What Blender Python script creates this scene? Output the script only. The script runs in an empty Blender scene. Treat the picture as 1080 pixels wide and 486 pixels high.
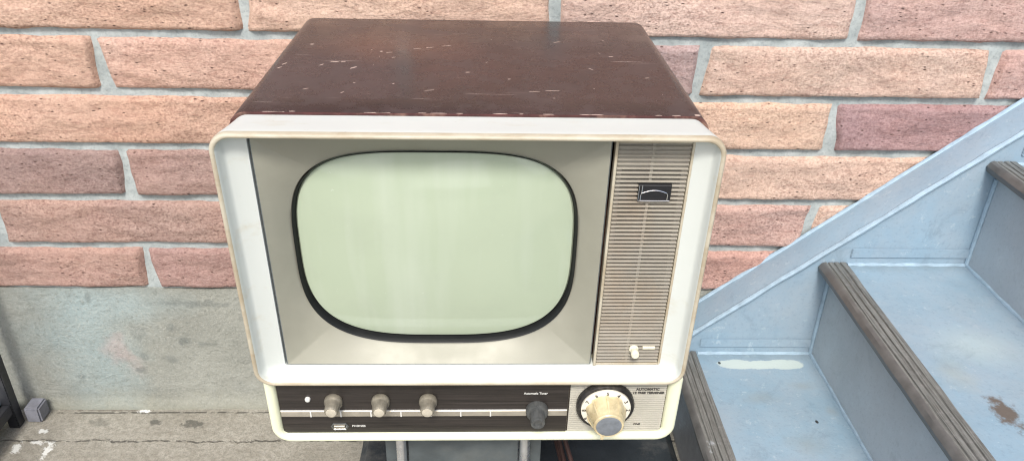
import bpy, bmesh, math, random
from math import sin, cos, pi, radians
from mathutils import Vector, Matrix, noise
random.seed(7)
scn = bpy.context.scene
col = scn.collection
ZC = 1.018

# ------------------------------------------------------------------ materials
def newmat(name):
    m = bpy.data.materials.new(name); m.use_nodes = True
    return m, m.node_tree, m.node_tree.nodes['Principled BSDF']
def nd(nt, t, **kw):
    n = nt.nodes.new(t)
    for k, v in kw.items():
        if hasattr(n, k): setattr(n, k, v)
        else: n.inputs[k].default_value = v
    return n
def mixc(nt, fac, a, b, mode='MIX'):
    n = nt.nodes.new('ShaderNodeMix'); n.data_type = 'RGBA'; n.blend_type = mode
    for i, v in ((0, fac), (6, a), (7, b)):
        if hasattr(v, 'is_linked'): nt.links.new(v, n.inputs[i])
        elif i == 0: n.inputs[0].default_value = v
        else: n.inputs[i].default_value = (*v[:3], 1)
    return n.outputs[2]
def ramp(nt, src, a, b, lo=0, hi=1):
    n = nt.nodes.new('ShaderNodeMapRange'); n.clamp = True
    n.inputs[1].default_value = a; n.inputs[2].default_value = b
    n.inputs[3].default_value = lo; n.inputs[4].default_value = hi
    nt.links.new(src, n.inputs[0]); return n.outputs[0]
def math_(nt, op, a, b=None):
    n = nt.nodes.new('ShaderNodeMath'); n.operation = op
    for i, v in ((0, a), (1, b)):
        if v is None: continue
        if hasattr(v, 'is_linked'): nt.links.new(v, n.inputs[i])
        else: n.inputs[i].default_value = v
    return n.outputs[0]
def coords(nt, scale=(1, 1, 1), rot=(0, 0, 0)):
    tc = nt.nodes.new('ShaderNodeTexCoord'); mp = nt.nodes.new('ShaderNodeMapping')
    mp.inputs['Scale'].default_value = scale; mp.inputs['Rotation'].default_value = rot
    nt.links.new(tc.outputs['Object'], mp.inputs['Vector']); return mp.outputs[0]
def noise_(nt, scale, detail=4, rough=.55, vec=None, dist=0):
    n = nt.nodes.new('ShaderNodeTexNoise')
    n.inputs['Scale'].default_value = scale; n.inputs['Detail'].default_value = detail
    n.inputs['Roughness'].default_value = rough; n.inputs['Distortion'].default_value = dist
    nt.links.new(vec if vec is not None else coords(nt), n.inputs['Vector']); return n.outputs[0]
def bump(nt, bsdf, h, strength=.3, dist=.002, prev=None):
    b = nt.nodes.new('ShaderNodeBump'); b.inputs['Strength'].default_value = strength
    b.inputs['Distance'].default_value = dist
    nt.links.new(h, b.inputs['Height'])
    if prev is not None: nt.links.new(prev, b.inputs['Normal'])
    nt.links.new(b.outputs[0], bsdf.inputs['Normal']); return b.outputs[0]
def spot(nt, centre, radii, edge=.4, rough=.5, nscale=25):
    """mask (0..1) of an irregular blot with a shape of its own, in object space"""
    v = coords(nt)
    s = nt.nodes.new('ShaderNodeVectorMath'); s.operation = 'SUBTRACT'; nt.links.new(v, s.inputs[0])
    s.inputs[1].default_value = centre
    d = nt.nodes.new('ShaderNodeVectorMath'); d.operation = 'DIVIDE'; nt.links.new(s.outputs[0], d.inputs[0])
    d.inputs[1].default_value = radii
    l = nt.nodes.new('ShaderNodeVectorMath'); l.operation = 'LENGTH'; nt.links.new(d.outputs[0], l.inputs[0])
    n = noise_(nt, nscale, 5, .65)
    t = math_(nt, 'ADD', l.outputs['Value'], math_(nt, 'MULTIPLY', math_(nt, 'SUBTRACT', n, .5), rough * 4))
    return ramp(nt, t, 1.0, 1.0 - edge)
def simple(name, c, rough=.5, metal=0, var=.12, scale=40, bstr=.1, bdist=.0006, coat=0, spec=.5, dirt=None, dirtamt=.35, bscale=None):
    m, nt, b = newmat(name)
    n = noise_(nt, scale, 5, .6)
    dk = tuple(x * (1 - var) for x in c); lt = tuple(min(1, x * (1 + var * .6)) for x in c)
    o = mixc(nt, ramp(nt, n, .3, .7), dk, lt)
    if dirt:
        n2 = noise_(nt, scale * .35, 6, .7)
        o = mixc(nt, ramp(nt, n2, .52, .78, 0, dirtamt), o, dirt)
    nt.links.new(o, b.inputs['Base Color'])
    nt.links.new(ramp(nt, n, .3, .7, rough * .85, min(1, rough * 1.2)), b.inputs['Roughness'])
    b.inputs['Metallic'].default_value = metal
    b.inputs['Specular IOR Level'].default_value = spec
    b.inputs['Coat Weight'].default_value = coat
    if bstr: bump(nt, b, noise_(nt, bscale or scale * 4, 3), bstr, bdist)
    return m

M = {}
# split-face brick
def mk_brick():
    m, nt, b = newmat('brick_face')
    at = nd(nt, 'ShaderNodeVertexColor'); at.layer_name = 'brickcol'
    base = at.outputs[0]
    n = noise_(nt, 9, 5, .6, coords(nt, (1, 1, 2.2)))
    o = mixc(nt, ramp(nt, n, .35, .7, 0, .55), base, mixc(nt, 1.0, base, (.84, .78, .80), 'MULTIPLY'))
    n3 = noise_(nt, 22, 6, .7, coords(nt, (1, 1, 3)))
    o = mixc(nt, ramp(nt, n3, .52, .72, 0, .5), o, mixc(nt, 1.0, o, (1.18, 1.2, 1.2), 'MULTIPLY'))
    fine = noise_(nt, 210, 5, .78)
    o = mixc(nt, ramp(nt, fine, .34, .56, .6, 0), o, mixc(nt, 1.0, o, (.62, .56, .56), 'MULTIPLY'))
    o = mixc(nt, ramp(nt, noise_(nt, 5, 4, .6), .4, .65, 0, .45), o, mixc(nt, 1.0, o, (1.10, .98, .90), 'MULTIPLY'))
    cr = noise_(nt, 120, 6, .78, coords(nt, (1, 1, 1.6)))
    o = mixc(nt, ramp(nt, cr, .44, .32, 0, .6), o, mixc(nt, 1.0, o, (.40, .34, .34), 'MULTIPLY'))
    o = mixc(nt, ramp(nt, cr, .55, .68, 0, .5), o, mixc(nt, 1.0, o, (1.25, 1.28, 1.28), 'MULTIPLY'))
    gr = noise_(nt, 260, 3, .5, coords(nt, (1, 1, 1.3)))
    big = ramp(nt, noise_(nt, 6, 4, .6, coords(nt, (1, 1, 2))), .38, .62, .25, 1)
    o = mixc(nt, math_(nt, 'MULTIPLY', big, ramp(nt, gr, .50, .34, 0, .6)), o, mixc(nt, 1.0, o, (.50, .43, .42), 'MULTIPLY'))
    o = mixc(nt, math_(nt, 'MULTIPLY', big, ramp(nt, gr, .52, .66, 0, .4)), o, mixc(nt, 1.0, o, (1.28, 1.32, 1.34), 'MULTIPLY'))
    gm = noise_(nt, 70, 5, .65, coords(nt, (1, 1, 2.2)))
    o = mixc(nt, ramp(nt, gm, .48, .36, 0, .5), o, mixc(nt, 1.0, o, (.66, .58, .57), 'MULTIPLY'))
    # small elongated pits
    pv = coords(nt, (85, 85, 210))
    vo = nt.nodes.new('ShaderNodeTexVoronoi'); vo.inputs['Scale'].default_value = 1; vo.inputs['Randomness'].default_value = 1
    nt.links.new(pv, vo.inputs['Vector'])
    gate = ramp(nt, vo.outputs['Color'], .62, .68)
    sep = nd(nt, 'ShaderNodeSeparateColor'); nt.links.new(vo.outputs['Color'], sep.inputs[0])
    gate = ramp(nt, sep.outputs[0], .72, .76)
    wob = math_(nt, 'ADD', vo.outputs['Distance'], math_(nt, 'MULTIPLY', fine, .25))
    pit = math_(nt, 'MULTIPLY', ramp(nt, wob, .36, .22), gate)
    o = mixc(nt, math_(nt, 'MULTIPLY', pit, .85), o, (.10, .055, .045))
    nt.links.new(o, b.inputs['Base Color']); b.inputs['Roughness'].default_value = .88
    b.inputs['Specular IOR Level'].default_value = .25
    h1 = noise_(nt, 30, 5, .62, coords(nt, (1, 1, 1.9), (0, .12, 0)), .35)
    p = bump(nt, b, h1, .42, .008)
    g = noise_(nt, 120, 6, .78, coords(nt, (1, 1, 1.6)))
    p = bump(nt, b, g, .65, .0055, p)
    p = bump(nt, b, fine, .5, .0015, p)
    p = bump(nt, b, math_(nt, 'SUBTRACT', 1, pit), .8, .0015, p)
    return m
M['brick'] = mk_brick()
def mk_mortar():
    m, nt, b = newmat('mortar')
    n = noise_(nt, 30, 6, .65)
    o = mixc(nt, ramp(nt, n, .35, .68), (.27, .305, .30), (.42, .46, .45))
    o = mixc(nt, ramp(nt, noise_(nt, 160, 5, .75), .5, .7, 0, .5), o, (.13, .15, .145))
    nt.links.new(o, b.inputs['Base Color']); b.inputs['Roughness'].default_value = .95
    p = bump(nt, b, noise_(nt, 120, 5, .7), .6, .003)
    return m
M['mortar'] = mk_mortar()
def mk_plinth():
    m, nt, b = newmat('plinth_concrete')
    n = noise_(nt, 5, 6, .6); n2 = noise_(nt, 17, 6, .7, None, .4)
    o = mixc(nt, ramp(nt, n, .3, .7), (.21, .215, .185), (.305, .31, .27))
    # bluish painted-over haze on the left part
    o = mixc(nt, math_(nt, 'MULTIPLY', spot(nt, (-.70, 1.138, .15), (.13, 1, .20), .8, .35, 9), .32), o, (.25, .39, .43))
    o = mixc(nt, math_(nt, 'MULTIPLY', spot(nt, (-.62, 1.138, .235), (.14, 1, .05), .8, .3, 7), .35), o, (.33, .44, .46))
    o = mixc(nt, math_(nt, 'MULTIPLY', spot(nt, (-.655, 1.138, .135), (.03, 1, .045), .8, .5, 30), .32), o, (.42, .27, .25))
    o = mixc(nt, math_(nt, 'MULTIPLY', spot(nt, (-.63, 1.138, .10), (.03, 1, .03), .8, .5, 30), .22), o, (.42, .29, .26))
    for c, r, a in (((-.535, 1.138, .155), (.022, 1, .011), .55), ((-.50, 1.138, .15), (.012, 1, .008), .5), ((-.55, 1.138, .185), (.012, 1, .012), .4),
                 ((-.62, 1.138, .09), (.012, 1, .008), .5), ((-.73, 1.138, .075), (.01, 1, .006), .5), ((-.61, 1.138, .17), (.02, 1, .02), .3),
                 ((-.56, 1.138, .115), (.02, 1, .010), .4), ((-.61, 1.138, .12), (.01, 1, .010), .4), ((-.50, 1.138, .235), (.09, 1, .008), .45),
                 ((-.68, 1.138, .245), (.006, 1, .018), .4)):
        o = mixc(nt, math_(nt, 'MULTIPLY', spot(nt, c, r, .6, .75, 75), a), o, (.085, .10, .095))
    o = mixc(nt, ramp(nt, n2, .56, .75, 0, .5), o, (.17, .185, .165))
    gr = noise_(nt, 150, 6, .8)
    o = mixc(nt, ramp(nt, gr, .52, .62, 0, .45), o, (.13, .14, .12))
    o = mixc(nt, ramp(nt, noise_(nt, 240, 3, .5), .46, .34, 0, .3), o, (.38, .39, .35))
    o = mixc(nt, ramp(nt, noise_(nt, 42, 7, .8, None, .8), .57, .66, 0, .45), o, (.14, .15, .13))
    # yellower tone towards the foot
    tc = coords(nt); sp = nd(nt, 'ShaderNodeSeparateXYZ'); nt.links.new(tc, sp.inputs[0])
    foot = ramp(nt, math_(nt, 'ADD', sp.outputs[2], math_(nt, 'MULTIPLY', n2, .08)), .085, .03, 0, .55)
    o = mixc(nt, foot, o, (.27, .265, .20))
    nt.links.new(o, b.inputs['Base Color']); b.inputs['Roughness'].default_value = .85
    o_ = None; p = bump(nt, b, n2, .8, .008); p = bump(nt, b, noise_(nt, 140, 4, .7), .35, .0015, p)
    return m
M['plinth'] = mk_plinth()
def mk_ground():
    m, nt, b = newmat('ground_concrete')
    n = noise_(nt, 6, 7, .65); f = noise_(nt, 90, 6, .75)
    o = mixc(nt, ramp(nt, n, .3, .7), (.24, .225, .18), (.39, .37, .31))
    o = mixc(nt, ramp(nt, noise_(nt, 220, 5, .8), .5, .62, 0, .6), o, (.14, .13, .11))
    o = mixc(nt, ramp(nt, f, .42, .62, 0, .55), o, (.17, .155, .12))
    g = noise_(nt, 18, 6, .7, coords(nt, (1, 2.5, 1)))
    o = mixc(nt, ramp(nt, g, .58, .72, 0, .5), o, (.15, .14, .11))
    # cracks running along the wall
    tc = coords(nt); sp = nd(nt, 'ShaderNodeSeparateXYZ'); nt.links.new(tc, sp.inputs[0])
    w = noise_(nt, 14, 5, .7); w2 = noise_(nt, 60, 3, .6)
    cr = None
    for yy, wd, amp in ((1.054, .0028, .030), (1.127, .003, .006)):
        d = math_(nt, 'ABSOLUTE', math_(nt, 'ADD', math_(nt, 'SUBTRACT', sp.outputs[1], yy), math_(nt, 'MULTIPLY', math_(nt, 'SUBTRACT', w, .5), amp)))
        k = math_(nt, 'MULTIPLY', ramp(nt, d, wd, wd * .2), ramp(nt, w2, .4, .52))
        cr = k if cr is None else math_(nt, 'MAXIMUM', cr, k)
    o = mixc(nt, math_(nt, 'MULTIPLY', cr, .75), o, (.06, .055, .045))
    for c, r, a, cc in (((-.76, 1.035, 0), (.007, .022, 1), .75, (.70, .71, .67)), ((-.815, 1.035, 0), (.008, .016, 1), .75, (.70, .71, .67)),
                    ((-.79, 1.078, 0), (.010, .006, 1), .75, (.70, .71, .67)), ((-.785, 1.05, 0), (.018, .005, 1), .75, (.70, .71, .67)),
                    ((-.70, 1.10, 0), (.02, .012, 1), .5, (.10, .10, .08)), ((-.60, 1.10, 0), (.012, .008, 1), .7, (.06, .06, .05)),
                    ((-.53, 1.095, 0), (.02, .012, 1), .7, (.06, .06, .05)), ((-.63, 1.13, 0), (.012, .005, 1), .9, (.8, .8, .75)),
                    ((-.70, 1.135, 0), (.07, .006, 1), .6, (.09, .075, .055))):
        o = mixc(nt, math_(nt, 'MULTIPLY', spot(nt, c, r, .4, .9, 110), a), o, cc)
    nt.links.new(o, b.inputs['Base Color']); b.inputs['Roughness'].default_value = .9
    p = bump(nt, b, f, .6, .004); p = bump(nt, b, math_(nt, 'SUBTRACT', 1, cr), .6, .004, p)
    return m
M['ground'] = mk_ground()
def mk_stair(name, c, extra=None):
    m, nt, b = newmat(name)
    n = noise_(nt, 7, 6, .6); n2 = noise_(nt, 34, 6, .7)
    o = mixc(nt, ramp(nt, n, .3, .7), tuple(x * .88 for x in c), tuple(min(1, x * 1.07) for x in c))
    o = mixc(nt, ramp(nt, n2, .6, .8, 0, .35), o, tuple(x * .62 for x in c))
    o = mixc(nt, ramp(nt, noise_(nt, 50, 6, .75), .60, .64, 0, .25), o, (.55, .62, .63))
    o = mixc(nt, ramp(nt, noise_(nt, 4.5, 7, .74), .42, .66, 0, .7), o, tuple(x * .5 + .19 for x in c))
    o = mixc(nt, ramp(nt, noise_(nt, 190, 4, .6), .56, .66, 0, .22), o, tuple(x * .55 for x in c))
    o = mixc(nt, ramp(nt, noise_(nt, 13, 8, .82, None, .8), .56, .66, 0, .5), o, tuple(x * .62 + .02 for x in c))
    if extra: o = extra(nt, o)
    nt.links.new(o, b.inputs['Base Color'])
    nt.links.new(ramp(nt, n2, .3, .7, .38, .6), b.inputs['Roughness'])
    p = bump(nt, b, n, .35, .010); p = bump(nt, b, n2, .25, .0015, p)
    return m
def tread_extra(nt, o):
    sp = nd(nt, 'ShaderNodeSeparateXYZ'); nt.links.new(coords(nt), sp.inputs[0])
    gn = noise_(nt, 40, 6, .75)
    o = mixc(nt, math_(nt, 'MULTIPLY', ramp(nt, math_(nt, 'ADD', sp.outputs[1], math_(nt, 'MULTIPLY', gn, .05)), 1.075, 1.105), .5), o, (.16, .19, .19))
    pm = math_(nt, 'MAXIMUM', math_(nt, 'MAXIMUM', spot(nt, (.428, 1.044, .18), (.036, .0135, .03), .14, .2, 50), spot(nt, (.508, 1.044, .18), (.036, .0135, .03), .14, .2, 50)), spot(nt, (.468, 1.043, .18), (.036, .012, .03), .14, .2, 50))
    o = mixc(nt, pm, o, (.46, .53, .50))
    o = mixc(nt, math_(nt, 'MULTIPLY', spot(nt, (.646, .727, .36), (.018, .034, .03), .5, .6, 75), .9), o, (.105, .075, .05))
    for c, r in (((.545, .93, .18), (.012, .016, .02)), ((.44, .96, .18), (.05, .02, .02)), ((.52, .99, .18), (.03, .012, .02)), ((.48, .86, .18), (.04, .03, .02))):
        o = mixc(nt, math_(nt, 'MULTIPLY', spot(nt, c, r, .9, .35, 30), .35), o, (.25, .27, .25))
    for c in ((.398, 1.048, .18), (.513, .905, .18)):
        o = mixc(nt, spot(nt, c, (.0028, .004, .02), .3, .1, 60), o, (.03, .03, .03))
    o = mixc(nt, math_(nt, 'MULTIPLY', spot(nt, (.68, .86, .36), (.08, .05, .02), .9, .35, 18), .3), o, (.48, .55, .50))
    o = mixc(nt, math_(nt, 'MULTIPLY', spot(nt, (.62, .80, .36), (.03, .05, .02), .9, .35, 22), .3), o, (.36, .35, .26))
    return o
M['tread'] = mk_stair('stair_tread_paint', (.23, .335, .41), tread_extra)
M['riser'] = mk_stair('stair_riser_paint', (.44, .50, .53))
M['riser_dirty'] = mk_stair('first_riser_bare', (.22, .215, .205))
M['web'] = mk_stair('stair_string_paint', (.235, .335, .415))
M['bead'] = simple('sealant_bead', (.31, .42, .50), .5, var=.2, scale=60, bstr=.4, bdist=.001)
def mk_nosing():
    m, nt, b = newmat('nosing_rubber')
    v = coords(nt, (60, 1.6, 60)); n = noise_(nt, 8, 5, .7, v); f = noise_(nt, 120, 5, .7)
    o = mixc(nt, ramp(nt, n, .35, .65), (.070, .070, .062), (.20, .205, .19))
    o = mixc(nt, ramp(nt, f, .5, .75, 0, .5), o, (.27, .26, .25))
    o = mixc(nt, ramp(nt, noise_(nt, 16, 6, .75), .66, .72, 0, .7), o, (.42, .46, .48))
    nt.links.new(o, b.inputs['Base Color']); b.inputs['Roughness'].default_value = .42
    bump(nt, b, f, .3, .001)
    return m
M['nosing'] = mk_nosing()
M['nosing_lip'] = simple('nosing_lip_metal', (.105, .105, .10), .38, var=.3, scale=40, spec=.6)

# television
def mk_wood_top():
    m, nt, b = newmat('maroon_lacquer')
    n = noise_(nt, 9, 5, .6); f = noise_(nt, 300, 3, .6, coords(nt, (1, .15, 1)))
    o = mixc(nt, ramp(nt, n, .3, .7), (.022, .012, .011), (.042, .022, .020))
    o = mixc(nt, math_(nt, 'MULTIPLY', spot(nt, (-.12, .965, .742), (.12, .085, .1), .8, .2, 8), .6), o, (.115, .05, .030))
    # fine hairline scratches, several directions
    sc = None
    for ang, s1, s2, th in ((.25, 12, 420, .735), (-.5, 16, 500, .745), (1.3, 14, 380, .75), (2.2, 20, 460, .75)):
        k = ramp(nt, noise_(nt, 1, 2, .4, coords(nt, (s1, s2, 40), (0, 0, ang))), th, th + .03)
        k = math_(nt, 'MULTIPLY', k, ramp(nt, noise_(nt, 7 + 5 * ang, 3, .6), .5, .6))
        sc = k if sc is None else math_(nt, 'MAXIMUM', sc, k)
    o = mixc(nt, math_(nt, 'MULTIPLY', sc, .6), o, (.45, .36, .31))
    sp_ = ramp(nt, noise_(nt, 130, 4, .7), .72, .76)
    o = mixc(nt, math_(nt, 'MULTIPLY', sp_, .6), o, (.38, .30, .26))
    dust = noise_(nt, 26, 6, .75)
    o = mixc(nt, ramp(nt, dust, .48, .75, 0.01, .16), o, (.22, .19, .19))
    nt.links.new(o, b.inputs['Base Color'])
    nt.links.new(ramp(nt, dust, .3, .7, .17, .38), b.inputs['Roughness'])
    b.inputs['Specular IOR Level'].default_value = .55
    p = bump(nt, b, f, .06, .0005); p = bump(nt, b, noise_(nt, 60, 4, .6), .10, .0006, p)
    return m
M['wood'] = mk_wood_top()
M['wood_edge'] = simple('cabinet_edge', (.075, .022, .020), .45, var=.5, scale=60, dirt=(.45, .28, .2), dirtamt=.9)
M['chip'] = simple('bare_wood_chip', (.46, .35, .29), .7, var=.25, scale=200)
def mk_cream(name, c, dirtc, amt, rough=.4, lo=.55, hi=.8):
    m, nt, b = newmat(name)
    n = noise_(nt, 8, 5, .6); d = noise_(nt, 20, 7, .72, coords(nt, (.45, 1, 1))); s = noise_(nt, 150, 4, .7)
    o = mixc(nt, ramp(nt, n, .3, .7), tuple(x * .96 for x in c), c)
    o = mixc(nt, ramp(nt, d, lo, hi, 0, amt), o, dirtc)
    o = mixc(nt, ramp(nt, s, .68, .74, 0, .4), o, (.30, .27, .2))
    nt.links.new(o, b.inputs['Base Color'])
    nt.links.new(ramp(nt, d, .3, .7, rough, rough * 1.3), b.inputs['Roughness'])
    bump(nt, b, noise_(nt, 70, 4, .6), .05, .0006)
    return m
M['cream'] = mk_cream('bezel_plastic', (.555, .58, .54), (.45, .40, .28), .75)
M['lip'] = mk_cream('bezel_lip_aged', (.47, .43, .33), (.30, .23, .14), .7, .45, .42, .62)
M['panelframe'] = mk_cream('panel_frame_plastic', (.74, .75, .54), (.60, .56, .34), .5)
M['mask'] = simple('mask_champagne', (.275, .27, .215), .5, metal=.1, var=.06, scale=30, bstr=.05, dirt=(.22, .21, .16), dirtamt=.3)
M['maskedge'] = simple('mask_edge_trim', (.18, .20, .20), .35, metal=.6, var=.2, scale=60)
def mk_screen():
    m, nt, b = newmat('screen_phosphor')
    n = noise_(nt, 3, 4, .5)
    o = mixc(nt, ramp(nt, n, .3, .7), (.325, .385, .275), (.375, .43, .315))
    refl_streak = noise_(nt, 1, 3, .6, coords(nt, (22, 1, 2.5)))
    o = mixc(nt, ramp(nt, refl_streak, .46, .68, 0, .22), o, (.56, .60, .54))  # pale upright streaks in the base colour stand in for reflected bands
    dz = noise_(nt, 26, 6, .72)
    o = mixc(nt, ramp(nt, dz, .5, .72, 0, .18), o, (.30, .33, .26))
    o = mixc(nt, ramp(nt, noise_(nt, 160, 4, .7), .70, .74, 0, .25), o, (.75, .8, .75))
    nt.links.new(o, b.inputs['Base Color']); b.inputs['Roughness'].default_value = .5
    b.inputs['Coat Weight'].default_value = 1; b.inputs['Coat IOR'].default_value = 1.5
    sm = noise_(nt, 8, 6, .7)
    nt.links.new(ramp(nt, sm, .4, .7, .02, .12), b.inputs['Coat Roughness'])
    b.inputs['Specular IOR Level'].default_value = .2
    return m
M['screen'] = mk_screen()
M['gasket'] = simple('black_gasket', (.010, .011, .011), .5, var=.2, scale=60, spec=.25)
M['grille'] = simple('grille_plastic', (.31, .285, .235), .5, var=.12, scale=25, dirt=(.30, .22, .14), dirtamt=.6)
M['grille_back'] = simple('grille_shadow_cloth', (.035, .026, .02), .9, var=.3, scale=50)  # dark backing behind the grille slots and under the panel ribs
M['ribs'] = simple('panel_rib_plastic', (.46, .44, .37), .5, var=.12, scale=25, dirt=(.30, .24, .16), dirtamt=.5)
M['black'] = simple('badge_black', (.008, .008, .009), .55, var=.2)
M['chrome'] = simple('chrome', (.72, .72, .72), .18, metal=1, var=.06, scale=60, bstr=.03)
M['steel'] = simple('stand_tube_steel', (.78, .80, .82), .28, metal=.9, var=.12, scale=50, bstr=.06, dirt=(.3, .26, .2), dirtamt=.5)
M['silver'] = simple('trim_silver', (.50, .46, .38), .35, metal=.6, var=.15, scale=60)
M['whitep'] = simple('printed_white', (.62, .61, .57), .5, var=.1)
M['blackp'] = simple('printed_black', (.05, .045, .04), .5, var=.1)
def mk_darkwood():
    m, nt, b = newmat('panel_woodgrain')
    n = noise_(nt, 1, 6, .75, coords(nt, (9, 60, 420)), .3)
    o = mixc(nt, ramp(nt, n, .3, .68), (.008, .007, .006), (.040, .033, .029))
    o = mixc(nt, ramp(nt, noise_(nt, 1, 4, .7, coords(nt, (5, 60, 700))), .62, .72, 0, .5), o, (.12, .105, .095))
    nt.links.new(o, b.inputs['Base Color']); b.inputs['Roughness'].default_value = .35
    bump(nt, b, n, .1, .0005); return m
M['darkwood'] = mk_darkwood()
M['knob'] = simple('knob_tan', (.27, .245, .19), .35, metal=.3, var=.3, scale=120, dirt=(.16, .13, .09), dirtamt=.6, bstr=.15)
M['knobtip'] = simple('knob_tip_ivory', (.46, .42, .33), .3, var=.2, scale=120)
M['knob_dark'] = simple('knob_charcoal', (.075, .078, .075), .32, var=.3, scale=120, dirt=(.16, .15, .13), dirtamt=.5)
M['dialring'] = simple('dial_ring_black', (.022, .021, .020), .33, var=.4, scale=90, dirt=(.16, .14, .11), dirtamt=.6)
M['dialplate'] = simple('dial_plate_ivory', (.76, .72, .60), .38, var=.12, scale=70, dirt=(.45, .36, .22), dirtamt=.5)
M['dialknob'] = simple('dial_knob_amber', (.56, .47, .28), .3, var=.3, scale=70, dirt=(.24, .16, .07), dirtamt=.9)
M['dialcap'] = simple('dial_cap_grey', (.22, .24, .26), .42, metal=.3, var=.2, scale=160)
M['smallknob'] = simple('small_knob_cream', (.76, .72, .54), .4, var=.15, scale=100)
M['standplate'] = simple('stand_plate_grey', (.075, .088, .09), .5, var=.25, scale=30, bstr=.2, dirt=(.16, .16, .14), dirtamt=.5)
M['board'] = simple('dark_board', (.024, .030, .034), .55, var=.35, scale=22, bstr=.5, bdist=.002, dirt=(.19, .18, .16), dirtamt=.75, bscale=120)
M['cable'] = simple('cable_brown', (.045, .022, .018), .45, var=.2)
M['rack'] = simple('rack_black_paint', (.018, .019, .022), .42, var=.3, scale=40, dirt=(.12, .12, .12), dirtamt=.4)
M['rackshelf'] = simple('rack_shelf_grey', (.17, .19, .21), .5, var=.2, scale=30)
M['block'] = simple('grey_block', (.19, .195, .22), .7, var=.25, scale=60, bstr=.3, bdist=.002)

# ------------------------------------------------------------------ object helpers
def mesh_obj(name, verts, faces, mat, parent=None, smooth=False, mats=None, fm=None, org=None, auto=None):
    me = bpy.data.meshes.new(name)
    org = Vector(org) if org is not None else (parent_loc(parent) if parent else Vector((0, 0, 0)))
    # vertices are kept in place coordinates so procedural textures stay anchored
    me.from_pydata([tuple(v) for v in verts], [], faces)
    bm = bmesh.new(); bm.from_mesh(me)
    bmesh.ops.recalc_face_normals(bm, faces=bm.faces)
    if any(len(e.link_faces) == 1 for e in bm.edges):
        tot = Vector((0, 0, 0))
        for fc in bm.faces: tot += fc.normal * fc.calc_area()
        if tot.dot(Vector((0, -.7, .7))) < 0: bmesh.ops.reverse_faces(bm, faces=bm.faces)
    if auto: bmesh.ops.bevel(bm, geom=[e for e in bm.edges if len(e.link_faces) == 2 and e.calc_face_angle(0) > .6], offset=auto, segments=2, affect='EDGES', clamp_overlap=True)
    bm.to_mesh(me); bm.free()
    for mm in (mats or [mat]): me.materials.append(mm)
    if fm:
        for p, i in zip(me.polygons, fm): p.material_index = i
    if smooth:
        me.shade_smooth()
        me.set_sharp_from_angle(angle=radians(smooth if smooth is not True else 40))
    o = bpy.data.objects.new(name, me); col.objects.link(o)
    if parent: attach(o, parent)
    return o
WL = {}
def parent_loc(p):
    return Vector((0, 0, 0))
def attach(o, parent):
    o.parent = parent
    t = parent; off = Vector((0, 0, 0))
    while t is not None: off += t.location; t = t.parent
    o.location = -off
def empty(name, loc, label, cat, group=None):
    o = bpy.data.objects.new(name, None); col.objects.link(o); o.location = loc
    o.empty_display_size = .05
    tag(o, label, cat, group); return o
def tag(o, label=None, cat=None, group=None, kind=None):
    if label: o['label'] = label
    if cat: o['category'] = cat
    if group: o['group'] = group
    if kind: o['kind'] = kind
    return o
class MB:
    def __init__(s): s.v = []; s.f = []; s.m = []
    def add(s, v, f, m=0):
        n = len(s.v); s.v += [tuple(x) for x in v]; s.f += [tuple(i + n for i in q) for q in f]; s.m += [m] * len(f)
    def box(s, x0, x1, y0, y1, z0, z1, m=0):
        s.add([(x, y, z) for x in (x0, x1) for y in (y0, y1) for z in (z0, z1)],
              [(0, 1, 3, 2), (4, 6, 7, 5), (0, 4, 5, 1), (2, 3, 7, 6), (0, 2, 6, 4), (1, 5, 7, 3)], m)
    def tube(s, pts, r, n=12, m=0, caps=True):
        pts = [Vector(p) for p in pts]; rings = []
        for i, p in enumerate(pts):
            t = (pts[min(i + 1, len(pts) - 1)] - pts[max(i - 1, 0)]).normalized()
            u = t.cross(Vector((0, 0, 1)) if abs(t.z) < .9 else Vector((1, 0, 0))).normalized(); w = t.cross(u)
            rr_ = r[i] if isinstance(r, (list, tuple)) else r
            rings.append([p + u * rr_ * cos(2 * pi * k / n) + w * rr_ * sin(2 * pi * k / n) for k in range(n)])
        v = [q for g in rings for q in g]; f = []
        for i in range(len(rings) - 1):
            for k in range(n): f.append((i * n + k, i * n + (k + 1) % n, (i + 1) * n + (k + 1) % n, (i + 1) * n + k))
        if caps: f += [tuple(range(n)), tuple((len(rings) - 1) * n + k for k in range(n))]
        s.add(v, f, m)
    def loft(s, rings, m=0, cap0=True, cap1=True, ms=None):
        n = len(rings[0]); v = [q for g in rings for q in g]; b = len(s.v)
        s.v += [tuple(q) for q in v]
        for i in range(len(rings) - 1):
            for k in range(n):
                s.f.append(tuple(b + j for j in (i * n + k, i * n + (k + 1) % n, (i + 1) * n + (k + 1) % n, (i + 1) * n + k)))
                s.m.append(ms[i] if ms else m)
        if cap0: s.f.append(tuple(b + k for k in range(n))); s.m.append(ms[0] if ms else m)
        if cap1: s.f.append(tuple(b + (len(rings) - 1) * n + k for k in range(n))); s.m.append(ms[-1] if ms else m)
    def build(s, name, mat, parent=None, smooth=False, auto=None):
        if isinstance(mat, list): return mesh_obj(name, s.v, s.f, None, parent, smooth, mats=mat, fm=s.m)
        return mesh_obj(name, s.v, s.f, mat, parent, smooth, auto=auto)

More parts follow.
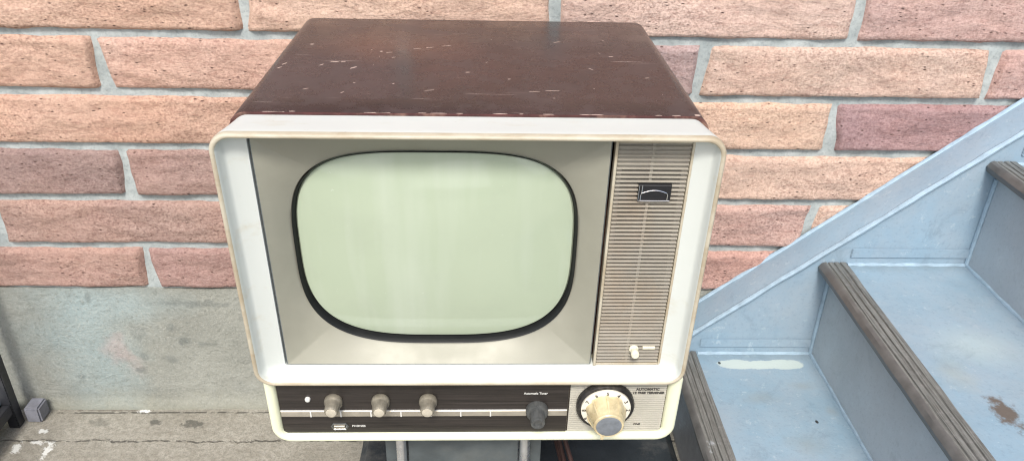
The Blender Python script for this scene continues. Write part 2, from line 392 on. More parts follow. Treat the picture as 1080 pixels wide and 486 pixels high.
# ------------------------------------------------------------------ setting
def ground():
    mb = MB()
    mb.add([(-60, -60, 0), (60, -60, 0), (60, 60, 0), (-60, 60, 0)], [(0, 1, 2, 3)])
    o = mb.build('ground', M['ground']); tag(o, kind='structure')
ground()
def added_road():  # unseen dark road with pale stripes, added for the screen to mirror
    mb = MB(); mb.add([(-60, -9, .004), (60, -9, .004), (60, -1.05, .004), (-60, -1.05, .004)], [(0, 1, 2, 3)])
    tag(mb.build('road', M['asphalt']), kind='structure')
    mb = MB()
    for i in range(9): mb.add([(x, y, .008) for x, y in ((-3.9 + .9 * i, -4.4), (-3.45 + .9 * i, -4.4), (-3.45 + .9 * i, -1.5), (-3.9 + .9 * i, -1.5))], [(0, 1, 2, 3)])  # added stripes, laid out to reflect in the glass as upright streaks
    tag(mb.build('road_marking', M['roadpaint']), kind='structure')
M['asphalt'] = simple('asphalt', (.05, .05, .052), .85, var=.3, scale=30, bstr=.5, bdist=.004)
M['roadpaint'] = simple('road_paint', (.72, .72, .70), .6, var=.15, scale=30)
added_road()

# ------------------------------------------------------------------ brick wall
YF = 1.134       # brick faces
YM = 1.1425      # mortar plane
wall = empty('brick_wall', (0, YM, 0), 'long wall of large pinkish split-face bricks on a grey concrete base behind the television', 'wall')
S = .08805; J0 = .702
def brickwork():
    v = []; f = []; cols = []
    hues = [(.60, .375, .265), (.64, .43, .325), (.56, .35, .26), (.58, .40, .325), (.40, .245, .215), (.46, .28, .235), (.66, .44, .315)]
    fixed = {(-1, -2): (.61, .37, .25), (-1, -1): (.65, .415, .29), (-1, 0): (.63, .42, .32), (-1, 1): (.50, .315, .26),
             (0, -2): (.57, .335, .225), (0, -1): (.58, .35, .255), (0, 0): (.42, .29, .26), (0, 1): (.60, .405, .30), (0, 2): (.54, .33, .27),
             (1, -2): (.60, .35, .235), (1, -1): (.61, .36, .245), (1, 0): (.68, .44, .30), (1, 1): (.34, .20, .19), (1, 2): (.5, .33, .26),
             (2, -2): (.30, .20, .17), (2, -1): (.33, .205, .165), (2, 0): (.40, .25, .2), (2, 1): (.66, .43, .31), (2, 2): (.6, .4, .3),
             (3, -2): (.36, .225, .175), (3, -1): (.36, .22, .17), (3, 0): (.58, .36, .29), (3, 1): (.62, .41, .30), (3, 2): (.5, .33, .26),
             (4, -2): (.44, .26, .20), (4, -1): (.34, .20, .165), (4, 0): (.45, .25, .2), (4, 1): (.49, .275, .22), (4, 2): (.5, .3, .22)}
    rng = random.Random(3)
    for row in range(-14, 5):
        zt = J0 - row * S - .0043; zb = J0 - (row + 1) * S + .0043
        if row == 4: zb = J0 - 5 * S + .006
        off = .0975 if row % 2 else -.1215
        if row == -1: off = .0975
        for i in range(-6, 7):
            x0 = off + .4425 * (i - 0); x1 = x0 + .4425
            # index bricks so that i=0 is the one starting nearest x = 0.1 (odd) or -0.12 (even)
            key = (row, i)
            base = fixed.get(key)
            if base is None:
                base = rng.choice(hues)
                base = tuple(c * rng.uniform(.92, 1.06) for c in base)
            sl = rng.uniform(-.006, .006); sr = rng.uniform(-.006, .006)
            near = -1.2 < x0 < 1.1 and -4 < row
            nx, nz = (64, 16) if near else (20, 6)
            b = len(v); seed = Vector((rng.uniform(0, 50), 0, rng.uniform(0, 50)))
            base = (base[0] * 1.02, base[1] * 1.19, base[2] * 1.30)
            k = .25 if sum(base) > .95 else .18
            base = tuple(c * (1 - k) + m * k for c, m in zip(base, (.56, .37, .29)))
            c2 = tuple(c * q_ for q_ in (rng.uniform(.88, 1.05),) for c in base)
            for a in range(nx + 1):
                for k in range(nz + 1):
                    u = a / nx; w = k / nz
                    x = x0 + .0055 + sl * (w - .5) * 2 + (x1 - x0 - .011 + (sr - sl) * (w - .5) * 2) * u
                    z = zb + (zt - zb) * w
                    p = Vector((x, 0, z)) + seed
                    # wavering outline
                    if k in (0, nz): z += (.0028 * noise.noise(p * 22) + .0012 * noise.noise(p * 90)) * 1
                    if a in (0, nx): x += .006 * noise.noise(p * 26 + Vector((9, 9, 9)))
                    e = min(min(u, 1 - u) * (x1 - x0), min(w, 1 - w) * (zt - zb))
                    h = .0045 * noise.noise(Vector((p.x * 9, 0, p.z * 22))) + .0026 * noise.noise(Vector((p.x * 28, 3, p.z * 60 + p.x * 12))) + .0012 * noise.noise(p * 110)
                    fall = 1 - min(1, e / .006)
                    y = YF - h * (1 - fall * .5) + .0045 * fall ** 2
                    if e == 0: y = YM + .003
                    v.append((x, min(y, YM + .003), z)); cols.append([c0 * (1 - u) + c1 * u for c0, c1 in zip(base, c2)])
            for a in range(nx):
                for k in range(nz):
                    q = b + a * (nz + 1) + k
                    f.append((q, q + nz + 1, q + nz + 2, q + 1))
    me = bpy.data.meshes.new('bricks'); me.from_pydata(v, [], f)
    ca = me.color_attributes.new('brickcol', 'FLOAT_COLOR', 'POINT')
    ca.data.foreach_set('color', [x for c in cols for x in (*c, 1)])
    me.materials.append(M['brick']); me.shade_smooth()
    o = bpy.data.objects.new('bricks', me); col.objects.link(o); attach(o, wall)
brickwork()
def mortar():
    v = []; f = []; nx, nz = 260, 90
    for a in range(nx + 1):
        for k in range(nz + 1):
            x = -1.6 + 3.2 * a / nx; z = .262 + (1.93 - .262) * k / nz
            v.append((x, YM - .0022 * noise.noise(Vector((x * 18, 1, z * 18))), z))
    for a in range(nx):
        for k in range(nz):
            q = a * (nz + 1) + k; f.append((q, q + nz + 1, q + nz + 2, q + 1))
    b = len(v)
    v += [(-2.6, YM, .262), (-1.6, YM, .262), (-1.6, YM, 1.93), (-2.6, YM, 1.93), (1.6, YM, .262), (2.9, YM, .262), (2.9, YM, 1.93), (1.6, YM, 1.93)]
    f += [(b, b + 1, b + 2, b + 3), (b + 4, b + 5, b + 6, b + 7)]
    o = mesh_obj('mortar', v, f, M['mortar'], wall, smooth=True)
    mb = MB(); mb.box(-2.6, 2.9, YM + .012, YM + .13, 0.0, 1.93); mb.box(-2.62, 2.92, YM - .03, YM + .15, 1.932, 1.98)
    mb.build('wall_core', M['mortar'], wall)
mortar()
def plinth():
    v = []; f = []; nx, nz = 300, 26
    for a in range(nx + 1):
        for k in range(nz + 1):
            x = -2.6 + 5.5 * a / nx; w = k / nz
            z = .266 * w + (.004 * noise.noise(Vector((x * 9, 0, 4))) if k == nz else 0)
            v.append((x, 1.138 - .003 * noise.noise(Vector((x * 5, 2, z * 7))) - (.004 if k < 2 else 0), z))
    for a in range(nx):
        for k in range(nz):
            q = a * (nz + 1) + k; f.append((q, q + nz + 1, q + nz + 2, q + 1))
    n = len(v); # top ledge back to the wall core
    for a in range(nx + 1):
        x, y, z = v[a * (nz + 1) + nz]; v.append((x, YM + .012, z + .001))
    for a in range(nx): f.append((a * (nz + 1) + nz, (a + 1) * (nz + 1) + nz, n + a + 1, n + a))
    mesh_obj('concrete_base', v, f, M['plinth'], wall, smooth=60)
plinth()

# ------------------------------------------------------------------ staircase
stairs = empty('staircase', (.9, .6, 0), 'pale blue painted steps with dark ribbed nosings rising to the right against the brick wall', 'stairs')
Y1 = 1.075; Y0 = .10; NS = 6
def sheet(name, x0, x1, y0, y1, z0, z1, mat):
    """gently uneven plate"""
    mb = MB()
    mb.box(x0, x1, y0, y1, z0, z1)
    return mb.build(name, mat, stairs, auto=.0015)
for k in range(NS):
    xn = .320 + .2205 * k; zt = .18 * (k + 1)
    sheet('tread', xn + .012, xn + .2205 + .030, Y0, Y1, zt - .009, zt - .0005, M['tread'])
    sheet('riser', xn + .024, xn + .034, Y0, Y1 - .0006, zt - .18 + (.0 if k else 0.0), zt - .0095, M['riser'] if k else M['riser_dirty'])
    # nosing: ribbed top and a rolled front lip
    mb = MB(); n = 60; x1 = xn + .0445
    prof = [(xn + .022, zt - .0125), (xn + .0015, zt - .0115), (xn - .0005, zt - .003), (xn + .0035, zt + .0035), (xn + .008, zt + .0055)]
    xx = xn + .011
    while xx < x1 - .008:
        prof += [(xx, zt + .0055), (xx + .0010, zt + .0030), (xx + .0022, zt + .0034), (xx + .0032, zt + .0055)]; xx += .0098
    prof += [(x1 - .002, zt + .005), (x1, zt + .0003)]
    rings = []
    for i in range(n + 1):
        y = Y0 + .002 + (Y1 - .004 - Y0) * i / n
        rings.append([(x + .0009 * noise.noise(Vector((y * 16, k, j * .3))), y, z + .0007 * noise.noise(Vector((y * 25, k + 7, j * .2)))) for j, (x, z) in enumerate(prof)])
    v = [q for r in rings for q in r]; m = len(prof); f = []; fm = []
    for i in range(n):
        for j in range(m - 1):
            f.append((i * m + j, (i + 1) * m + j, (i + 1) * m + j + 1, i * m + j + 1)); fm.append(1 if j < 4 else 0)
    f += [tuple(range(m)), tuple(n * m + j for j in range(m))]; fm += [1, 1]
    mesh_obj('nosing', v, f, None, stairs, smooth=35, mats=[M['nosing'], M['nosing_lip']], fm=fm)
    # sealant beads where tread meets riser and string
    mb = MB()
    rr = lambda i: .0032 + .0016 * noise.noise(Vector((i * .9, k * 3, 1)))
    xr = xn + .2205 + .024
    ys = [Y0 + (Y1 - Y0) * i / 50 for i in range(51)]
    mb.tube([(xr - .001 + .0012 * noise.noise(Vector((y * 30, k, 3))), y, zt) for y in ys], [rr(i) for i in range(51)], 8)
    xs = [xn + .046 + (.2205 - .024) * i / 20 for i in range(21)]
    mb.tube([(x, Y1 - .001, zt + .001 * noise.noise(Vector((x * 40, k, 3)))) for x in xs], [.0034 + .0022 * noise.noise(Vector((i * .8, k, 9))) for i in range(21)], 8)
    mb.tube([(xr - .002, Y1 - .002, zt + .17 * t + .002) for t in [i / 10 for i in range(10)]], .0035, 8)
    mb.build('sealant', M['bead'], stairs, smooth=True)
    # folded seam low on the string above each tread
    mb = MB(); mb.box(xn + .048, xn + .2205 + .0225, Y1 - .0026, Y1 - .0002, zt + .0135, zt + .0305)
    mb.build('seam_strip', M['web'], stairs, auto=.001)
def string_plate(yw0, yw1, yf0, yf1, name):
    # sloping top flange over an upright web, following the steps
    L = lambda x: .828 * x - .0665
    x0, x1 = .19, .32 + .2205 * NS
    mb = MB(); n = 40
    v = []
    for i in range(n + 1):
        x = x0 + (x1 - x0) * i / n
        z = L(x); w = .0012 * noise.noise(Vector((x * 12, yw0, 0)))
        v.append([(x, yw0, max(0, z - .33)), (x, yw0, z - .004), (x, yw0 - .004, z + w), (x, yw0 + .003, z + .004 + w), (x, yf1, z + .004 + w),
                  (x, yf1, z - .004), (x, yw1, z - .004), (x, yw1, max(0, z - .33))])
    mb.loft(v)
    return mb.build(name, M['web'], stairs, smooth=35)
string_plate(Y1, Y1 + .008, Y1, 1.1345, 'stringer')
mb = MB()
for i in range(NS):   # wavering painted caulk line along the flange's near edge
    pass
pts = []
for i in range(90):
    x = .2 + (1.4) * i / 89
    pts.append((x, Y1 - .0045 + .001 * noise.noise(Vector((x * 30, 0, 0))), .828 * x - .0665 + .0015 * noise.noise(Vector((x * 20, 5, 0)))))
mb.tube(pts, [.0042 + .0015 * noise.noise(Vector((i * .5, 2, 0))) for i in range(90)], 8)
pts = [(p[0], 1.1335, p[2] + .0035) for p in pts]
mb.tube(pts, [.004 + .002 * noise.noise(Vector((i * .9, 7, 0))) for i in range(90)], 8)
mb.build('stringer_sealant', M['bead'], stairs, smooth=True)
# near side string closes the flight
v = []; mb = MB()
for i in range(31):
    x = .19 + (1.32) * i / 30; z = .828 * x - .0665
    v.append([(x, Y0 - .010, max(0, z - .33)), (x, Y0 - .010, z + .02), (x, Y0 - .001, z + .02), (x, Y0 - .001, max(0, z - .33))])
mb.loft(v); mb.build('side_stringer', M['web'], stairs)

# ------------------------------------------------------------------ television
T = Vector((-.0142, .6702, -.2757 + ZC)); PSI = .0038; LEAN = .0598
Rz = Matrix.Rotation(PSI, 3, 'Z')
EX = Rz @ Vector((1, 0, 0)); NN = Rz @ Vector((0, cos(LEAN), sin(LEAN))); UU = Rz @ Vector((0, -sin(LEAN), cos(LEAN)))
def L(a, b, c): return T + EX * a + NN * b + UU * c
def W0(x, y, z): return T + Rz @ Vector((x, y, z))     # upright TV frame
def BY(y, c): return (y + c * sin(LEAN)) / cos(LEAN)   # depth b that lies on upright plane y
tv = empty('television', W0(0, .24, -.395), 'vintage cream television with maroon wooden cabinet, blank pale green screen and a row of knobs', 'television')
def rrect(a0, a1, c0, c1, rt, rb, n=8, straight=10):
    out = []
    def seg(p, q):
        for i in range(1, straight): out.append((p[0] + (q[0] - p[0]) * i / straight, p[1] + (q[1] - p[1]) * i / straight))
    def arc(cx, cy, r, s):
        for i in range(n + 1):
            t = s + (pi / 2) * i / n; out.append((cx + r * cos(t), cy + r * sin(t)))
    arc(a1 - rt, c1 - rt, rt, 0); seg((a1 - rt, c1), (a0 + rt, c1))
    arc(a0 + rt, c1 - rt, rt, pi / 2); seg((a0, c1 - rt), (a0, c0 + rb))
    arc(a0 + rb, c0 + rb, rb, pi); seg((a0 + rb, c0), (a1 - rb, c0))
    arc(a1 - rb, c0 + rb, rb, 3 * pi / 2); seg((a1, c0 + rb), (a1, c1 - rt))
    return out
# cabinet
ZB = -.400
def cabsec(y, ins=0): return [W0(x, y, z) for x, z in rrect(-.2375 + ins, .2375 - ins, ZB + ins, -.0017 - ins, .017, .012)]
mb = MB()
secs = [cabsec(.0700, .004), cabsec(.0613, .0035), cabsec(.0600, .0006), cabsec(.0612, 0)] + [cabsec(.0613 + .36 * i / 8) for i in range(1, 9)] + [cabsec(.430, .002), cabsec(.4355, .008)]
mb.loft(secs, ms=[1, 1, 1] + [0] * 11)
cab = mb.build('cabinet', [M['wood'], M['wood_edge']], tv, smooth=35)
# paint chips: thin flakes missing from the lacquer, bare wood
mb = MB(); rng = random.Random(11)
def chip(x, y, z, l, w, ang, h=.00025):
    pts = []; n = 9
    for i in range(n):
        t = 2 * pi * i / n; r = rng.uniform(.65, 1.1)
        px, py = l * cos(t) * r, w * sin(t) * r
        pts.append((x + px * cos(ang) - py * sin(ang), y + px * sin(ang) + py * cos(ang)))
    ctop = len(mb.v)
    mb.loft([[(px, py, z - .0003) for px, py in pts], [(x + (px - x) * .9, y + (py - y) * .9, z + h) for px, py in pts]])
zt = T.z - .0017
for x, y, l, w, a in ((-.1755, .8945, .0060, .0012, .1), (-.166, .895, .003, .0008, .1), (-.1886, .883, .0042, .0011, .9), (-.1507, .8741, .0060, .0014, .8), (-.2335, .870, .004, .0010, 1.0),
                      (-.215, .965, .003, .0016, .4), (-.231, .885, .0045, .0012, 1.1), (-.1273, .9388, .002, .0014, 0), (-.0216, .8623, .003, .0009, .2),
                      (-.110, .915, .0025, .0005, .5), (-.085, .952, .007, .0004, .35), (-.07, .958, .006, .0004, .3), (-.05, .966, .006, .0003, .3), (-.117, .935, .004, .0004, .3),
                      (.05, .80, .008, .0004, .05), (.07, .803, .010, .0003, .02), (-.06, .80, .006, .0004, .3), (.09, .99, .006, .0005, .4), (.12, .88, .004, .0004, -.9),
                      (.15, .93, .003, .0004, .2), (-.19, .80, .004, .0005, .6), (-.15, .79, .003, .0006, .9), (.0, .90, .003, .0005, 1.1), (.025, .84, .002, .001, .3), (-.10, .82, .002, .0008, 1), (.18, .85, .003, .0005, .3)):
    chip(x, y, zt, l, w, a)
for i in range(16):
    chip(rng.uniform(-.22, .2), rng.uniform(.76, 1.06), zt, rng.uniform(.0006, .0022), rng.uniform(.0002, .0004), rng.uniform(0, 3.1))
for i in range(15):  # worn front edge
    x = rng.uniform(-.215, .20); w = rng.uniform(.002, .014)
    chip(x, T.y + .0625 + PSI * x, zt - .0001, w, .0009, 0)
chip(.208, .736, zt - .0004, .0065, .0030, .1); chip(-.19, .7335, zt - .0002, .004, .0012, 0)
tag(mb.build('paint_chips', M['chip'], cab), kind='stuff')
# bezel
mb = MB()
def bsec(b, a0, a1, c0, c1, rt, rb): return [L(a, b, c) for a, c in rrect(a0, a1, c0, c1, rt, rb, 10, 12)]
def bback(y, hw, c0, c1, r): return [L(a, BY(y, c), c) for a, c in rrect(-hw, hw, c0, c1, r, r, 10, 12)]
secs = [bback(.068, .2335, -.312, -.0085, .016), bback(.061, .2340, -.312, -.0080, .016), bsec(.040, -.2360, .2360, -.3105, -.0055, .0165, .018), bsec(.020, -.2385, .2385, -.3095, -.0022, .018, .020),
        bsec(.0070, -.2400, .2400, -.3090, -.0000, .019, .021), bsec(.0025, -.2400, .2400, -.3090, -.0002, .019, .021), bsec(.0006, -.2392, .2392, -.3083, -.0010, .0185, .020), bsec(.0, -.2380, .2380, -.3072, -.0022, .018, .019),
        bsec(.0002, -.2362, .2362, -.3056, -.0038, .017, .017), bsec(.0016, -.2350, .2350, -.3046, -.0048, .016, .016), bsec(.0045, -.2335, .2338, -.3038, -.0054, .013, .013),
        bsec(.0125, -.2318, .2325, -.3030, -.0070, .012, .012), bsec(.0150, -.2285, .2295, -.3022, -.0078, .011, .011), bsec(.0215, -.2105, .2150, -.2980, -.0120, .005, .005), bsec(.0270, -.2098, .2143, -.2973, -.0126, .004, .004), bsec(.034, -.2098, .2143, -.2973, -.0126, .004, .004)]
mb.loft(secs, ms=[0, 0, 0, 0, 1, 1, 1, 1, 1, 0, 0, 0, 0, 0, 0], cap0=False, cap1=False)
mb.build('bezel', [M['cream'], M['lip']], tv, smooth=50)
# screen mask : a dished funnel from the rectangle to the rounded window
mb = MB()
HA0, HA1, HC0, HC1 = -.1858, .1116, -.2795, -.0350
hc = ((HA0 + HA1) / 2, (HC0 + HC1) / 2); hw = ((HA1 - HA0) / 2, (HC1 - HC0) / 2)
def sup(t, gw=0, n=3.3):
    ct, st = cos(t), sin(t)
    nn = 3.6 if st > 0 else 3.1
    return (hc[0] + (hw[0] - gw) * math.copysign(abs(ct) ** (2 / nn), ct), hc[1] + (hw[1] - gw) * math.copysign(abs(st) ** (2 / nn), st))
MA0, MA1, MC0, MC1 = -.2086, .1352, -.2964, -.0134
NT = 240
def rectpt(p, ins=0):
    a0, a1, c0, c1 = MA0 + ins, MA1 - ins, MC0 + ins, MC1 - ins
    dx, dy = p[0] - hc[0], p[1] - hc[1]; s = 1e9
    if dx > 0: s = min(s, (a1 - hc[0]) / dx)
    if dx < 0: s = min(s, (a0 - hc[0]) / dx)
    if dy > 0: s = min(s, (c1 - hc[1]) / dy)
    if dy < 0: s = min(s, (c0 - hc[1]) / dy)
    return (hc[0] + dx * s, hc[1] + dy * s)
# include the exact corner directions so the rectangle stays crisp
ts = [2 * pi * i / NT for i in range(NT)]
def t_of(cx, cy):
    best = min((abs(math.atan2(sup(2 * pi * i / 4000)[1] - hc[1], sup(2 * pi * i / 4000)[0] - hc[0]) - math.atan2(cy - hc[1], cx - hc[0])), i) for i in range(4000)); return 2 * pi * best[1] / 4000
ts += [t_of(x, y) for x in (MA0, MA1) for y in (MC0, MC1)]; ts = sorted(ts)
rings = []
inner = [sup(t) for t in ts]; outer = [rectpt(p) for p in inner]; outer1 = [rectpt(p, .0012) for p in inner]
def ringmix(A, B, k, b): return [L(p[0] + (q[0] - p[0]) * k, b, p[1] + (q[1] - p[1]) * k) for p, q in zip(A, B)]
rings = [ringmix(outer, outer, 0, .030), ringmix(outer, outer, 0, .0225), ringmix(outer1, outer1, 0, .0218)]
for k in (.15, .35, .55, .75, .9, 1): rings.append(ringmix(outer1, inner, k, .0222 + .0178 * (k ** 1.15)))
rings.append([L(hc[0] + (p[0] - hc[0]) * .996, .0415, hc[1] + (p[1] - hc[1]) * .996) for p in inner])
mb.loft(rings, cap0=False, cap1=False, ms=[1, 1] + [0] * 7)
mask = mb.build('screen_mask', [M['mask'], M['maskedge']], tv, smooth=28)
# gasket
mb = MB()
g = lambda gw, b: [L(*((lambda p: (p[0], b, p[1]))(sup(t, gw)))) for t in ts]
mb.loft([g(.0008, .0385), g(.0018, .0395), g(.0030, .0440), g(.0040, .0480), g(.0060, .0520)], cap0=False, cap1=False)
mb.build('screen_gasket', M['gasket'], tv, smooth=60)
# screen : bulging tube face
mb = MB(); rings = []
for k in [1, .985, .95, .9, .8, .68, .55, .42, .3, .18, .08]:
    rings.append([L(hc[0] + (sup(t, .0034)[0] - hc[0]) * k, .0325 + .0125 * k ** 2.2 + (.003 if k == 1 else 0), hc[1] + .0022 + (sup(t, .0034)[1] - hc[1]) * k * .994) for t in ts])
mb.loft(rings, cap0=False, cap1=True)
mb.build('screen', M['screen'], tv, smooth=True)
# speaker grille
GA0, GA1, GC0, GC1 = .1395, .2138, -.2968, -.0138
mb = MB()
mb.add([L(GA0, .0300, GC0), L(GA1, .0300, GC0), L(GA1, .0300, GC1), L(GA0, .0300, GC1)], [(0, 1, 2, 3)], 1)
def bar(a0, a1, c0, c1, b0, b1, m=0, bev=0):
    P = [(a0, c0), (a1, c0), (a1, c1), (a0, c1)]
    if bev: mb.loft([[L(a, b1, c) for a, c in P], [L(a, b0 + bev, c) for a, c in P], [L(a, b0, c) for a, c in ((a0 + bev, c0 + bev), (a1 - bev, c0 + bev), (a1 - bev, c1 - bev), (a0 + bev, c1 - bev))]], m)
    else: mb.loft([[L(a, b1, c) for a, c in P], [L(a, b0, c) for a, c in P]], m)
NR = 58; pitch = (GC1 - GC0 - .006) / NR
slots = random.Random(5)
for i in range(NR):
    c = GC0 + .003 + pitch * i
    # rib with rounded nose and a raised web between ribs at each end
    P = [(c + .0002, .0300), (c + .0004, .0232), (c + .0010, .0216), (c + pitch * .40, .0213), (c + pitch * .50, .0222), (c + pitch * .54, .0300)]
    mb.loft([[L(a, b, cc) for cc, b in P] for a in (GA0 + .002, GA1 - .002)])
bar(GA0 + .0015, GA0 + .0075, GC0 + .001, GC1 - .001, .0252, .0296)
bar(GA1 - .0075, GA1 - .0015, GC0 + .001, GC1 - .001, .0252, .0296)
# closed ribs (no slot) at the top and bottom of the grille, spine down the middle
bar(GA0 + .0015, GA1 - .0015, GC1 - .0300, GC1 - .001, .0250, .0297)
bar(GA0 + .0015, GA1 - .0015, GC0 + .001, GC0 + .012, .0250, .0297)
bar(.1745, .1775, GC0 + .002, GC1 - .002, .0236, .0294)
# frame
bar(GA0 - .0014, GA0 + .0014, GC0, GC1, .0196, .0300, 2, .0006); bar(GA1 - .0012, GA1 + .0012, GC0, GC1, .0212, .0300, 2, .0005)
bar(GA0 + .0015, GA1 - .0013, GC1 - .0022, GC1, .0212, .0299, 2, .0005); bar(GA0 + .0015, GA1 - .0013, GC0, GC0 + .0020, .0212, .0299, 2, .0005)
grille = mb.build('speaker_grille', [M['grille'], M['grille_back'], M['lip']], tv, smooth=30)
# badge on the grille
mb = MB(); bar(.1648, .1975, -.0775, -.0600, .0185, .0260, 0, .0006)
bd = mb.build('badge', M['black'], grille)
mb = MB()
def wire(pts, r, b=.0181): mb.tube([L(a, b, c) for a, c in pts], r, 6)
wire([(.1672, -.0770), (.1672, -.0715), (.1676, -.0690)] + [(.1676 + .0262 * t, -.0690 + .0034 * sin(pi * t)) for t in [i / 14 for i in range(1, 14)]] + [(.1938, -.0695), (.1941, -.0720), (.1939, -.0770)], .00045)
wire([(.1682, -.0603), (.1680, -.0690)], .00045)
wire([(.1652, -.0603), (.1650, -.0772), (.1672, -.0773)], .00025)
wire([(.1672, -.0773), (.1965, -.0773)], .0003)
mb.build('badge_emblem', M['chrome'], bd, smooth=True)
# lathe on the front plane
def lathe(ac, prof, n=32, flute=None, m=0, ms=None, b0=0, sq=None):
    rings = []
    for i, (r, b) in enumerate(prof):
        g = []
        for k in range(n):
            t = 2 * pi * k / n; rr_ = r
            if flute: rr_ = r * (1 + flute(i, t))
            g.append(L(ac[0] + rr_ * cos(t), b0 + b, ac[1] + rr_ * sin(t)))
        rings.append(g)
    mb.loft(rings, m, ms=ms)
mb = MB(); lathe((.1825, -.2725), [(.0052, .0), (.0052, -.0015), (.0040, -.0022), (.0036, -.0040), (.0044, -.0060), (.0046, -.0110), (.0036, -.0128)], 20, b0=.0215)
mb.build('brightness_knob', M['smallknob'], grille, smooth=40)
mb = MB(); bar(.1925, .2065, -.2730, -.2695, .0204, .0235, 0, .0003); mb.build('small_label', M['smallknob'], grille)
# lower control panel
mb = MB()
def psec(b, a0, a1, c0, rb, c1=-.3075, rt=.004): return [L(a, b, c) for a, c in rrect(a0, a1, c0, c1, rt, rb, 10, 12)]
mb.loft([psec(.065, -.2340, .2400, -.4020, .020), psec(.0180, -.2365, .2430, -.4085, .022), psec(.0120, -.2358, .2425, -.4080, .0215), psec(.0095, -.2340, .2405, -.4062, .020),
         psec(.0090, -.2318, .2380, -.4040, .018), psec(.0100, -.2280, .2335, -.4010, .014), psec(.0125, -.2248, .2290, -.3990, .009), psec(.0175, -.2240, .2278, -.3982, .008)],
        cap0=True, cap1=True)
pf = mb.build('panel_frame', M['panelframe'], tv, smooth=50)
mb = MB(); bar(-.2236, .1122, -.3978, -.3085, .0152, .0172)
cp = mb.build('control_panel', M['darkwood'], tv)
mb = MB()
bar(.1126, .2274, -.3978, -.3085, .0166, .0174, 1)
c = -.3960
while c < -.3130:
    P = [(c, .0168), (c + .0003, .0146), (c + .0020, .0146), (c + .0023, .0168)]
    mb.loft([[L(a, b, cc) for cc, b in P] for a in (.1140, .2262)]); c += .00345
rp = mb.build('ribbed_panel', [M['ribs'], M['grille_back']], tv)
mb = MB(); bar(-.2232, .1118, -.3705, -.3618, .0140, .0156, 0, .0004)
ts_ = mb.build('trim_strip', M['silver'], cp)
mb = MB(); bar(-.2232, .1118, -.3616, -.3608, .0140, .0156)
for a in (-.1885, -.1535, -.1185, -.0835, -.0485, -.0135, .0215): bar(a - .0008, a + .0008, -.3702, -.3620, .0132, .0150)
mb.build('trim_mark', M['whitep'], ts_)
# push dot
mb = MB(); lathe((-.1895, -.3425), [(.0032, 0), (.0032, -.0022), (.0024, -.0034), (.0012, -.0037)], 20, b0=.0152)
mb.build('pilot_button', M['whitep'], cp, smooth=40)
# hexagonal switch slot
mb = MB()
def hexr(k, b): return [L(-.1568 + a * k, b, -.3870 + cc * k) for a, cc in ((-.0105, 0), (-.0078, .0046), (.0078, .0046), (.0105, 0), (.0078, -.0046), (-.0078, -.0046))]
mb.loft([hexr(1, .0153), hexr(1, .0142), hexr(.9, .0138), hexr(.82, .0146), hexr(.8, .0150)], cap0=False)
sw = mb.build('power_switch', M['knob_dark'], cp)
mb = MB(); bar(-.1632, -.1504, -.3888, -.3838, .0118, .0150, 0, .0008); mb.build('switch_slider', M['knob'], sw)
mb = MB(); bar(-.1640, -.1496, -.3918, -.3898, .0128, .0150, 0, .0005); mb.build('switch_rim', M['chrome'], sw)
# three tan knobs
def flt(n_, d, which): return lambda i, t: (d * (.5 - .5 * cos(n_ * t)) * -1 if i in which else 0)
for ax in (-.1600, -.1058, -.0510):
    mb = MB()
    lathe((ax, -.3450), [(.0100, .0005), (.0105, -.0005), (.0105, -.0050), (.0092, -.0066), (.0088, -.0080), (.0084, -.0150), (.0081, -.0185), (.0070, -.0200)], 48, flt(16, .05, (5, 6)), b0=.0148)
    kb = mb.build('picture_knob', M['knob'], tv, smooth=40)
    mb = MB(); lathe((ax, -.3450), [(.0062, -.0196), (.0058, -.0206), (.0036, -.0210)], 20, b0=.0148); mb.build('knob_tip', M['knobtip'], kb, smooth=40)
# black double knob
mb = MB()
lathe((.0760, -.3600), [(.0128, .0005), (.0132, -.0006), (.0132, -.0065), (.0120, -.0082), (.0096, -.0086)], 72, flt(24, .07, (1, 2)), b0=.0145)
fk = mb.build('fine_tuning_knob', M['knob_dark'], tv, smooth=40)
mb = MB(); lathe((.0760, -.3600), [(.0086, -.0080), (.0088, -.0150), (.0084, -.0225), (.0076, -.0240), (.0052, -.0240), (.0048, -.0215)], 48, flt(12, .05, (1, 2)), b0=.0145)
mb.build('inner_knob', M['knob_dark'], fk, smooth=40)
# channel dial
DC = (.1555, -.3500)
cd = None
mb = MB()
lathe(DC, [(.0325, .0), (.0340, -.0012), (.0342, -.0075), (.0328, -.0092), (.0300, -.0096), (.0290, -.0084)], 96, flt(36, .012, (1, 2)), b0=.0150)
cd = mb.build('channel_dial', M['dialring'], tv, smooth=40)
mb = MB(); lathe(DC, [(.0290, -.0050), (.0290, -.0112), (.0282, -.0120), (.0180, -.0126)], 64, b0=.0150)
dp = mb.build('dial_plate', M['dialplate'], cd, smooth=40)
mb = MB()
def lobes(i, t):
    if i < 4: return .13 * (1 - i * .22) * (abs(cos(3 * t + .3)) ** 1.5) - .05
    return 0
lathe(DC, [(.0222, -.0122), (.0220, -.0160), (.0214, -.0220), (.0200, -.0280), (.0182, -.0330), (.0176, -.0352), (.0176, -.0366), (.0166, -.0378), (.0150, -.0378)], 72, lobes, b0=.0150)
dk = mb.build('dial_knob', M['dialknob'], cd, smooth=25)
mb = MB()
mb.loft([[L(DC[0] - .0062 + a, .0150 + b, DC[1] - .0168 + c2) for a, c2 in ((-.0022, .002), (.0022, .002), (.0014, -.0045), (-.0014, -.0045))] for b in (-.0348, -.0378)])
